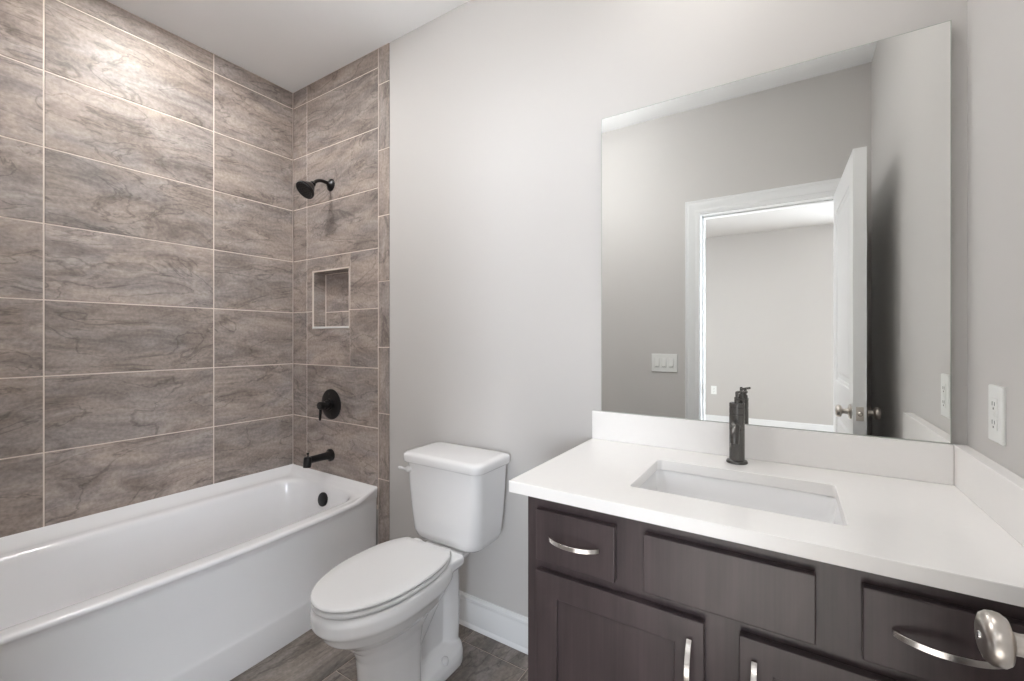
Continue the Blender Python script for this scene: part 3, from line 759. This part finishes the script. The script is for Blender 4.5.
# ------------------------------------------------------------------ countertop, splashes, sink
CT, CB = .892, .8625
SX0, SX1, SY0, SY1 = 2.200, 2.628, -.452, -.172
def counter():
    t = thing('countertop', (2.42, -.29, CB), 'white quartz countertop with backsplash on the vanity cabinet', 'countertop')
    x0, x1, y0_, y1_ = 1.926, W - .001, -.577, -.001
    outer = [Vector((x0, y0_, 0)), Vector((x1, y0_, 0)), Vector((x1, y1_, 0)), Vector((x0, y1_, 0))]
    inner = [Vector((p.x, p.y, 0)) for p in rrect(SX0, SX1, SY0, SY1, .014, 0, 6)]
    bm = bmesh.new()
    tri = geometry.tessellate_polygon([outer, inner])
    allp = outer + inner
    vt = [bm.verts.new((p.x, p.y, CT)) for p in allp]; vb = [bm.verts.new((p.x, p.y, CB)) for p in allp]
    for a in tri:
        bm.faces.new([vt[i] for i in a]); bm.faces.new([vb[i] for i in a][::-1])
    for rng in (range(0, 4), range(4, len(allp))):
        r = list(rng)
        for i, k in enumerate(r):
            j = r[(i + 1) % len(r)]
            bm.faces.new((vt[k], vt[j], vb[j], vb[k]))
    o = obj('slab', bm, M['quartz'], t, bevel=.002, seg=2)
    obj('backsplash', B(x0 + .001, W - .0295, -.0205, -.001, CT + .0003, .9925), M['quartz'], t, bevel=.0015)
    obj('side_splash', B(W - .0288, W - .0008, -.575, -.001, CT + .0003, .9925), M['quartz'], t, bevel=.0015)
    s = thing('undermount_sink', (2.416, -.31, CB - .15), 'white rectangular undermount sink set into the countertop', 'sink')
    bm = bmesh.new()
    R = lambda i, r, z, fy=0: rrect(SX0 - .006 + i, SX1 + .006 - i, SY0 - .006 + i + fy, SY1 + .006 - i, r, z, 8)
    loft(bm, [R(-.012, .02, CB - .012), R(-.012, .02, CB - .001), R(.0, .022, CB - .001), R(.003, .024, CB - .006), R(.010, .03, CB - .05), R(.020, .04, CB - .10), R(.034, .05, CB - .125), R(.06, .05, CB - .136), R(.12, .018, CB - .141),
              ], False, True)
    loft(bm, [R(-.012, .02, CB - .012), R(-.004, .02, CB - .016), R(.0, .03, CB - .06), R(.012, .05, CB - .13), R(.05, .06, CB - .155)], False, True)
    obj('basin', bm, M['china'], s, smooth=50)
    bm = bmesh.new(); lathe(bm, (2.416, -.312, CB - .1412), (0, 0, 1), [(0, .022), (.003, .023), (.005, .019), (.008, .013), (.009, .003)], 28)
    obj('drain', bm, M['gunmetal'], s, smooth=40)
counter()

def faucet():
    x, y, z = 2.403, -.082, CT + .0006
    t = thing('faucet', (x, y, z), 'dark gunmetal single-hole faucet behind the sink', 'faucet')
    bm = bmesh.new(); lathe(bm, (x, y, z), (0, 0, 1), [(0, .0285), (.004, .0285), (.007, .0265), (.008, .0215), (.009, .0205), (.100, .0205)], 44)
    lathe(bm, (x, y, z + .098), (0, 0, 1), [(0, .0205), (.042, .0205), (.043, .0195), (.045, .0195), (.046, .0205), (.062, .0205), (.063, .0195), (.064, .0195), (.065, .0205), (.0755, .0205), (.077, .018), (.077, .002)], 44)
    obj('body', bm, M['gunmetal'], t, smooth=35)
    bm = bmesh.new()
    path = bez((x, y - .008, z + .098), (x, y - .035, z + .120), (x, y - .068, z + .124), (x + .001, y - .080, z + .070), 14)
    tube(bm, path, [.0125] * 10 + [.0122, .012, .012, .0118, .0115], 24)
    obj('spout', bm, M['gunmetal'], t, smooth=50)
    bm = bmesh.new()
    lathe(bm, (x, y, z + .175), (0, 0, 1), [(0, .007), (.010, .007), (.011, .0045), (.030, .0045), (.033, .003)], 20)
    tube(bm, [(x, y, z + .183), (x + .012, y + .018, z + .183)], .0045, 12)
    lathe(bm, (x + .012, y + .018, z + .168), (0, 0, 1), [(0, .0065), (.006, .0075), (.016, .0075), (.018, .0045), (.034, .0045)], 20)
    tube(bm, [(x + .012 - .012, y + .018 + .010, z + .203), (x + .012 + .013, y + .018 - .010, z + .207)], .0036, 12)
    obj('handle', bm, M['gunmetal'], t, smooth=40)
faucet()

# ------------------------------------------------------------------ mirror
def mirror():
    t = thing('wall_mirror', (2.415, 0, .997), 'large frameless rectangular mirror on the wall above the backsplash', 'mirror')
    x0, x1, z0, z1 = 1.959, 2.873, .9932, 2.0485
    bm = bmesh.new(); box(bm, x0, x1, -.0125, -.0065, z0, z1)
    for cx in (x0 + .15, x1 - .15): box(bm, cx - .02, cx + .02, -.0064, .0035, z1 - .06, z1 - .03); box(bm, cx - .02, cx + .02, -.0064, .0035, z0 + .03, z0 + .06)
    for f in bm.faces: f.material_index = 1
    obj('glass_edge', bm, [M['mirror_edge'], M['mirror_edge']], t)
    bm = bmesh.new(); e = .002
    v = [bm.verts.new(p) for p in ((x0 + e, -.0128, z0 + e), (x1 - e, -.0128, z0 + e), (x1 - e, -.0128, z1 - e), (x0 + e, -.0128, z1 - e))]
    bm.faces.new(v)
    obj('mirror_face', bm, M['mirror'], t)
mirror()

# ------------------------------------------------------------------ outlet and switches
def plate(name, parent_label, cat, c, n, u, wd, ht, devs, group=None):
    """wall plate centred at c, facing n, width direction u; devs = list of (offset, 'outlet'|'switch')"""
    c, n, u = Vector(c), Vector(n), Vector(u); z = Vector((0, 0, 1))
    t = thing(name, c, parent_label, cat, group)
    def slab(bm, cu, cz, w_, h_, d0, d1, inset=.0):
        r = []
        for d, i in ((d0, 0), (d1 - inset, 0), (d1, inset)):
            r.append([c + u * (cu + a * (w_ / 2 - i)) + z * (cz + b * (h_ / 2 - i)) + n * d for a, b in ((-1, -1), (1, -1), (1, 1), (-1, 1))])
        loft(bm, r)
    bm = bmesh.new(); slab(bm, 0, 0, wd, ht, 0, .0065, .0025); obj('cover_plate', bm, M['plate'], t, bevel=.0008)
    for off, kd in devs:
        bm = bmesh.new(); slab(bm, off, 0, .0335, .067, .0060, .0082, .0008)
        d = obj('receptacle' if kd == 'outlet' else 'rocker', bm, M['plate'], t)
        if kd == 'outlet':
            bm = bmesh.new()
            for cz in (.0195, -.0195):
                bm = bmesh.new()
                slab(bm, off - .0062, cz + .002, .0022, .009, .0080, .0086); slab(bm, off + .0062, cz + .002, .0022, .0075, .0080, .0086)
                slab(bm, off, cz - .008, .0048, .0042, .0080, .0086)
                obj('socket_holes', bm, M['slot'], d)
            bm = bmesh.new()
            slab(bm, off, .0032, .012, .0048, .0080, .0092, .0004); slab(bm, off, -.0032, .012, .0048, .0080, .0092, .0004)
            obj('test_button', bm, M['plate'], d)
        else:
            bm = bmesh.new()
            cz = -.027
            slab(bm, off, cz, .024, .0022, .0081, .0090); obj('dimmer_slot', bm, M['slot'], d)
            bm = bmesh.new()
            r = [[c + u * (off + a * .0135) + z * zz + n * dd for a, zz, dd in ((-1, -.022, .008), (1, -.022, .008), (1, .029, .008), (-1, .029, .008))],
                 [c + u * (off + a * .0125) + z * zz + n * dd for a, zz, dd in ((-1, -.021, .0125), (1, -.021, .0125), (1, .028, .0095), (-1, .028, .0095))]]
            loft(bm, r); obj('paddle', bm, M['plate'], d)
    return t
plate('wall_outlet', 'white wall outlet on the right wall above the side splash', 'outlet', (W, -.189, 1.096), (-1, 0, 0), (0, -1, 0), .074, .120, [(0, 'outlet')])
plate('light_switch', 'white three-gang light switch plate beside the doorway, seen in the mirror', 'light switch', (1.826, D, 1.092), (0, 1, 0), (-1, 0, 0), .168, .122, [(-.046, 'switch'), (0, 'switch'), (.046, 'switch')])
plate('wall_outlet', 'white wall outlet low on the far wall beyond the doorway', 'outlet', (1.60, HY, .50), (0, 1, 0), (-1, 0, 0), .074, .120, [(0, 'outlet')])
